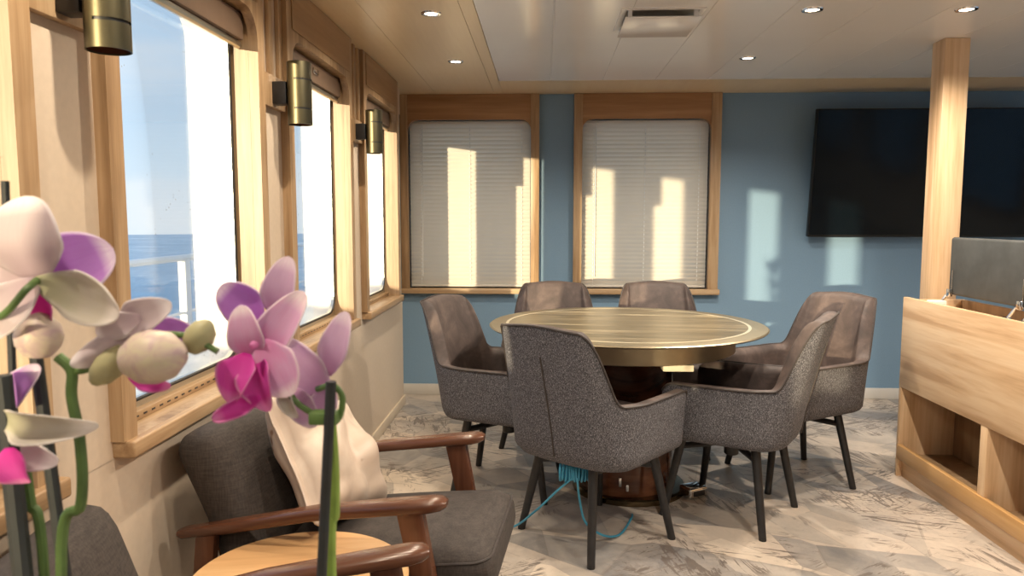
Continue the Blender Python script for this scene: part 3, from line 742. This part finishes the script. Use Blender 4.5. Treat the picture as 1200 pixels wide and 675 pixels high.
tag(lg, 'dark grey lounge armchair with walnut arms holding the beige pillow', 'armchair', 'lounge armchairs under the side windows')
l2 = copy_tree(lg); l2.location = (-.488, 1.062, 0); l2.rotation_euler.z = math.radians(9)
tag(l2, 'dark grey lounge armchair nearest the viewer, partly behind the orchid stems', 'armchair', 'lounge armchairs under the side windows')

# pillow leaning on the back cushion
def pil(p, c):
    ed = max(0, 1 - c.x ** 4) * max(0, 1 - c.y ** 4); z = p.z * (.10 + .90 * ed ** .55)
    q = Vector((p.x * (1 - .09 * (1 - c.y ** 2)), p.y * (1 - .09 * (1 - c.x ** 2)), z))
    n1 = noise.noise(Vector((q.x * 8, q.y * 8, 3))); n2 = abs(noise.noise(Vector((q.x * 7 + q.y * 5, q.y * 6 - q.x * 2, 8))))
    q.z += (.016 * n1 + .050 * (n2 - .2) * (1 if c.z > 0 else .2)) * (.15 + ed) + .03 * max(0, c.x * -1 - .55) * max(0, -c.y)
    return q
mt = Matrix.Rotation(math.radians(-5), 4, 'Z') @ Matrix.Rotation(math.radians(58), 4, 'Y') @ Matrix.Rotation(math.radians(-17), 4, 'Z')
pw = thing('pillow', 'crumpled beige satin pillow leaning in the lounge armchair', 'pillow', (-.575, 1.90, .585))
MB().cushion(.37, .42, .12, .055, .02, 34, mt, pil).build('cover', M['pillow'], pw, angle=80)

# ------------------------------------------------------------------ low round side tables
def side_table(loc, label):
    t = thing('side_table', label, 'side table', loc, .2, 'low round beech side tables')
    MB().lathe([(.001, .437), (.222, .437), (.232, .444), (.233, .452), (.229, .457), (.001, .457)], 72, cap=False).build('table_top', M['sidetop'], t)
    for k in range(3):
        a = k * 2 * PI / 3 - .2; d = Vector((math.cos(a), math.sin(a), 0))
        MB().tube([d * .10 + Vector((0, 0, .436)), d * .12], [.016, .011], 12).build('leg', M['sidetop'], t)
    MB().lathe([(.11, .42), (.125, .435)], 32).build('leg_plate', M['sidetop'], t)
    return t
side_table((-.52, 1.485, 0), 'low round beech side table between the two lounge armchairs')
side_table((-.30, .52, 0), 'low round beech side table carrying the two potted orchids')

# ------------------------------------------------------------------ orchids
def petal_mat(name, inner, outer, edge, vein=.4):
    m = mat(name, outer, .65); P(m).inputs['Specular IOR Level'].default_value = .25
    uv = N(m, 'ShaderNodeUVMap'); sx = N(m, 'ShaderNodeSeparateXYZ'); L(m, uv.outputs[0], sx.inputs[0])
    r = sx.outputs[0]; c = ramp(m, r, [(.0, inner), (.40, outer), (.70, outer), (.88, edge), (1.0, edge)])
    mp = N(m, 'ShaderNodeMapping'); mp.inputs['Scale'].default_value = (2, 26, 1); L(m, uv.outputs[0], mp.inputs[0])
    f = noise_tex(m, mp.outputs[0], 1, 3); c2 = mixc(m, math_(m, 'MULTIPLY', ramp(m, f, [(.45, (0, 0, 0)), (.7, (1, 1, 1))]), vein), c, inner)
    L(m, c2, P(m).inputs['Base Color'])
    # thin petals let some light through
    nt = m.node_tree; tr = nt.nodes.new('ShaderNodeBsdfTranslucent'); L(m, c2, tr.inputs[0]); ms = nt.nodes.new('ShaderNodeMixShader'); ms.inputs[0].default_value = .38
    o = nt.nodes['Material Output']; L(m, P(m).outputs[0], ms.inputs[1]); L(m, tr.outputs[0], ms.inputs[2]); L(m, ms.outputs[0], o.inputs[0])
    return m
M['p_pale'] = petal_mat('pale_petal', (.54, .42, .48), (.62, .54, .57), (.86, .82, .84), .25)
M['p_white'] = petal_mat('white_green_petal', (.48, .48, .32), (.60, .56, .50), (.84, .80, .78), .25)
M['p_purple'] = petal_mat('purple_petal', (.50, .18, .62), (.56, .28, .70), (.90, .80, .92))
M['p_pink'] = petal_mat('pink_petal', (.76, .30, .58), (.76, .50, .72), (.94, .86, .90))
M['p_lilac'] = petal_mat('lilac_petal', (.58, .34, .56), (.66, .48, .66), (.84, .74, .82))
M['p_lip'] = petal_mat('magenta_lip', (.58, .03, .34), (.70, .10, .48), (.76, .30, .58), .3)
M['bud'] = plain('orchid_bud', (.50, .40, .34), .5, .28, 40); m = M['bud']; f = noise_tex(m, coords(m, (1, .25, 1), (.3, 0, .1)), 110, 3, .6, .8)
L(m, ramp(m, f, [(.30, (.44, .32, .33)), (.5, (.52, .43, .36)), (.70, (.55, .50, .36))]), P(m).inputs['Base Color'])
M['budgreen'] = plain('green_bud', (.38, .36, .20), .5, .2, 40)
M['stem'] = plain('green_stem', (.075, .14, .035), .5, .25, 30); M['stemlight'] = plain('lime_stem', (.22, .34, .06), .5, .2, 30)
M['stake'] = plain('dark_stake', (.016, .020, .022), .5, .2, 40); M['leaf'] = plain('orchid_leaf', (.05, .12, .03), .4, .2, 12)
M['pot'] = plain('white_ceramic', (.75, .74, .71), .25, .02, 10); M['bark'] = plain('bark_mix', (.10, .06, .035), .9, .4, 60, .5)

def petal(parent, name, m, direction, length, width, normal=(0, -1, 0), cup=.12, curl=.1, shape=1.0, base=(0, 0, 0)):
    """petal from base along direction; normal = face side"""
    d = Vector(direction).normalized(); nn = Vector(normal); nn = (nn - d * nn.dot(d)).normalized(); s = d.cross(nn)
    n, k = 16, 13; me = bpy.data.meshes.new(name); vs = []; uvs = []; fs = []
    for i in range(n + 1):
        u = 1 - (1 - i / n) ** 1.7; wd = width * .5 * min(1, (u + .03) / .45) ** .6 * (1 - max(0, (u - .40) / .6) ** 2.3) ** .5 + .0004
        for j in range(k):
            v = -1 + 2 * j / (k - 1)
            ve = v * wd / (width * .5); p = Vector(base) + d * (length * (u - .06 * (ve * ve) * u)) + s * (wd * v) + nn * (-cup * length * (ve * ve - .3) * -1 * u + curl * length * math.sin(PI * u) - curl * 1.2 * length * u * u)
            p += nn * .03 * length * math.sin(ve * 5 + u * 4) * u * abs(ve)
            vs.append(p); uvs.append((max(u ** 1.5, (abs(v) ** 4) * .95 * min(1, u / .3)), (v + 1) / 2))
    for i in range(n):
        for j in range(k - 1): fs.append((i * k + j, i * k + j + 1, (i + 1) * k + j + 1, (i + 1) * k + j))
    me.from_pydata(vs, [], fs); ul = me.uv_layers.new()
    for lp in me.loops: ul.data[lp.index].uv = uvs[lp.vertex_index]
    me.materials.append(m)
    for p in me.polygons: p.use_smooth = True
    o = bpy.data.objects.new(name, me); COL.objects.link(o); o.parent = parent
    sol = o.modifiers.new('thickness', 'SOLIDIFY'); sol.thickness = .0009
    return o
# camera helper for laying out the plants in the room: pixel of the photograph at a depth y -> room point
import mathutils
CP, CYW, CF = math.radians(5.41), math.radians(2.46), 860.
_f0 = Vector((-math.sin(CYW), math.cos(CYW), 0)); _r = Vector((math.cos(CYW), math.sin(CYW), 0))
_fw = _f0 * math.cos(CP) - Vector((0, 0, math.sin(CP))); _up = _f0 * math.sin(CP) + Vector((0, 0, math.cos(CP)))
def at(px, py, y):
    d = _fw + _r * ((px - 600) / CF) - _up * ((py - 337.5) / CF); return Vector((0, 0, 1.22)) + d * (y / d.y)
def pot(t, x, y, zt):
    o = MB().lathe([(.001, 0), (.045, 0), (.050, .004), (.062, .115), (.060, .12), (.056, .118), (.052, .10), (.001, .098)], 40, Matrix.Translation((x, y, zt)), cap=False).build('pot', M['pot'], t)
    MB().lathe([(.001, .103), (.053, .100)], 24, Matrix.Translation((x, y, zt)), cap=False).build('bark', M['bark'], o)
    return o
def leaves(t, x, y, z, angs):
    for a, ln in angs:
        d = (math.cos(a), math.sin(a), .35); petal(t, 'leaf', M['leaf'], d, ln, .055, (0, 0, 1), .15, .22, .9, (x, y, z))
ZT = .457
def fl(t, name='flower'):
    o = bpy.data.objects.new(name, None); COL.objects.link(o); o.parent = t; return o
def pet(parent, name, m, a, b, width, y0, y1=None, **k):
    p0 = at(*a, y0); p1 = at(*b, y1 or y0); petal(parent, name, m, p1 - p0, (p1 - p0).length, width, base=p0, **k)
def bud(t, a, b, w, m, y):
    p0, p1 = at(*a, y), at(*b, y); d = p1 - p0; h = d.length
    prof = [(.001, 0), (w * .28, h * .06), (w * .46, h * .28), (w * .5, h * .5), (w * .42, h * .75), (w * .2, h * .94), (.001, h)]
    return MB().lathe(prof, 20, Matrix.Translation(p0) @ d.to_track_quat('Z', 'Y').to_matrix().to_4x4(), cap=False).build('bud', m, t)
px = .55 / 860   # metres per pixel of plants standing about half a metre away

# left orchid
oa = thing('orchid', 'potted orchid with pale flowers and buds on the left, two dark stakes', 'plant', (0, 0, 0)); YA = .52
xa = at(45, 675, YA).x + .005
pot(oa, xa, YA, ZT + .0005); leaves(oa, xa, YA, ZT + .105, ((1.7, .15), (2.7, .18), (3.7, .16), (4.7, .15)))
b0 = Vector((xa, YA, ZT + .10))
def path(pts, y): return [at(a, b, y) for a, b in pts]
MB().tube(curve3([b0 + Vector((.015, 0, 0)), at(72, 675, YA), at(95, 590, YA), at(94, 520, YA), at(84, 465, YA), at(84, 435, YA), at(68, 418, YA)]), .0040, 10).build('stem', M['stem'], oa)
MB().tube(curve3([at(84, 436, YA), at(110, 430, YA), at(160, 398, YA), at(215, 393, YA), at(255, 412, YA)]), .0024, 8).build('stem', M['stem'], oa)
MB().tube(curve3([b0 + Vector((-.005, 0, 0)), at(52, 675, YA), at(36, 590, YA), at(30, 545, YA)]), .0038, 10).build('stem', M['stem'], oa)
for a, b, yy, r in (((76, 675), (40, 400), YA + .028, .0050), ((27, 675), (2, 440), YA - .012, .0070), ((14, 420), (6, 212), YA + .03, .0030)):
    p1, p0 = at(*b, yy), at(*a, yy); k = (ZT + .10 - p0.z) / (p0.z - p1.z); lo = p0 + (p0 - p1) * k
    MB().tube([lo, p0, p1], r, 10).build('stake', M['stake'], oa)
f1 = fl(oa)
C1 = (44, 328)
pet(f1, 'petal', M['p_purple'], C1, (130, 292), 78 * px, YA + .006, YA + .02, curl=.05, shape=1.1)
pet(f1, 'sepal', M['p_pale'], C1, (18, 232), 96 * px, YA, YA - .01, curl=.12)
pet(f1, 'sepal', M['p_white'], (40, 330), (143, 368), 56 * px, YA - .006, YA - .012, curl=-.08)
pet(f1, 'petal', M['p_pale'], C1, (-55, 300), 82 * px, YA + .004, YA, curl=.05)
pet(f1, 'sepal', M['p_pale'], C1, (-25, 395), 50 * px, YA - .004, YA - .02)
pet(f1, 'lip', M['p_lip'], (44, 340), (47, 392), 48 * px, YA + .016, YA + .022, cup=.5)
MB().tube(curve3([at(44, 328, YA - .004), at(30, 340, YA - .022), at(5, 368, YA - .02), at(-20, 376, YA)]), .0026, 8).build('pedicel', M['stem'], f1)
bud(oa, (44, 420), (47, 366), 52 * px, M['bud'], YA + .012)
f2 = fl(oa)
C2 = (170, 385)
pet(f2, 'petal', M['p_pale'], C2, (82, 428), 34 * px, YA + .008, YA - .01, cup=-.4)
pet(f2, 'sepal', M['p_pale'], (140, 382), (192, 358), 40 * px, YA + .012, YA)
pet(f2, 'petal', M['p_purple'], (170, 385), (232, 398), 42 * px, YA + .02, YA + .03)
pet(f2, 'sepal', M['p_pale'], (165, 372), (108, 392), 30 * px, YA, YA - .005)
pet(f2, 'lip', M['p_lip'], (150, 440), (196, 455), 20 * px, YA + .02, YA + .02)
bud(oa, (143, 422), (219, 414), 62 * px, M['bud'], YA - .012)
bud(oa, (148, 408), (108, 450), 34 * px, M['budgreen'], YA - .004)
bud(oa, (222, 412), (246, 376), 34 * px, M['budgreen'], YA + .004)
f3 = fl(oa)
pet(f3, 'petal', M['p_white'], (-6, 488), (92, 506), 34 * px, YA - .01, YA - .03, cup=.3)
pet(f3, 'petal', M['p_purple'], (2, 480), (36, 432), 34 * px, YA + .01, YA)
pet(f3, 'sepal', M['p_pale'], (-4, 510), (56, 545), 40 * px, YA, YA - .015)
pet(f3, 'lip', M['p_lip'], (10, 525), (22, 572), 44 * px, YA - .024, YA - .022, cup=.5)

# right orchid
ob = thing('orchid', 'potted orchid with one cluster of bright pink flowers on a lime stem', 'plant', (0, 0, 0)); YB_ = .56
xb = at(383, 675, YB_).x
pot(ob, xb, YB_, ZT + .0005); leaves(ob, xb, YB_, ZT + .105, ((.1, .17), (1.4, .15), (5.9, .14), (5.0, .15)))
b1 = Vector((xb, YB_, ZT + .10))
MB().tube(curve3([b1 + Vector((.006, .004, 0)), at(388, 675, YB_), at(392, 600, YB_), at(391, 540, YB_), at(387, 488, YB_)]), .0042, 10).build('stem', M['stemlight'], ob)
MB().tube(curve3([at(386, 500, YB_), at(398, 488, YB_), at(401, 465, YB_), at(390, 452, YB_), at(372, 456, YB_ + .01)]), .0026, 8).build('stem', M['stem'], ob)
MB().tube(curve3([at(388, 490, YB_), at(362, 482, YB_), at(340, 462, YB_), at(318, 420, YB_), at(303, 400, YB_)]), .0026, 8).build('stem', M['stem'], ob)
p1, p0 = at(388, 447, YB_ - .012), at(377, 675, YB_ - .012); k = (ZT + .10 - p0.z) / (p0.z - p1.z)
MB().tube([p0 + (p0 - p1) * k, p0, p1], .0040, 10).build('stake', M['stake'], ob)
MB().box(-.013, .009, -.007, .007, -.005, .005, .002, mtx=Matrix.Translation(at(383, 489, YB_ - .006))).build('clip', M['stem'], ob)
g1 = fl(ob); G = (302, 408)
pet(g1, 'petal', M['p_purple'], (306, 378), (258, 336), 54 * px, YB_ + .012, YB_ + .01, curl=-.05)
pet(g1, 'sepal', M['p_lilac'], (322, 375), (334, 303), 42 * px, YB_ + .018, YB_ + .01)
pet(g1, 'sepal', M['p_pink'], (300, 424), (278, 362), 44 * px, YB_ + .0, YB_ - .012, curl=.1)
pet(g1, 'petal', M['p_pink'], (302, 424), (350, 345), 46 * px, YB_ + .004, YB_ - .005, curl=.1)
pet(g1, 'petal', M['p_pink'], (306, 400), (338, 464), 62 * px, YB_ - .004, YB_ - .014, curl=.05)
pet(g1, 'lip', M['p_lip'], (290, 414), (266, 466), 42 * px, YB_ - .006, YB_ - .03, cup=.5)
pet(g1, 'lip', M['p_lip'], (300, 416), (306, 478), 40 * px, YB_ - .004, YB_ - .024, cup=.5)
pet(g1, 'lip', M['p_lip'], (304, 466), (252, 490), 20 * px, YB_ - .024, YB_ - .03, cup=.3, curl=-.2)
MB().lathe([(.0005, 0), (.0025, .001), (.003, .005), (.0015, .009), (.0005, .010)], 14, Matrix.Translation(at(300, 404, YB_ - .012)) @ Matrix.Rotation(1.4, 4, 'X'), cap=False).build('column', M['p_pink'], g1)
g2 = fl(ob)
pet(g2, 'petal', M['p_lilac'], (384, 440), (402, 368), 36 * px, YB_ + .02, YB_ + .015, shape=.85)
pet(g2, 'petal', M['p_lilac'], (385, 462), (326, 402), 56 * px, YB_ + .022, YB_ + .02)
pet(g2, 'sepal', M['p_lilac'], (388, 450), (372, 498), 34 * px, YB_ + .024, YB_ + .02)
pet(g2, 'sepal', M['p_lilac'], (345, 455), (366, 502), 34 * px, YB_ + .016, YB_ + .01)
pet(g2, 'sepal', M['p_white'], (330, 445), (344, 492), 16 * px, YB_ + .004, YB_, cup=.3)
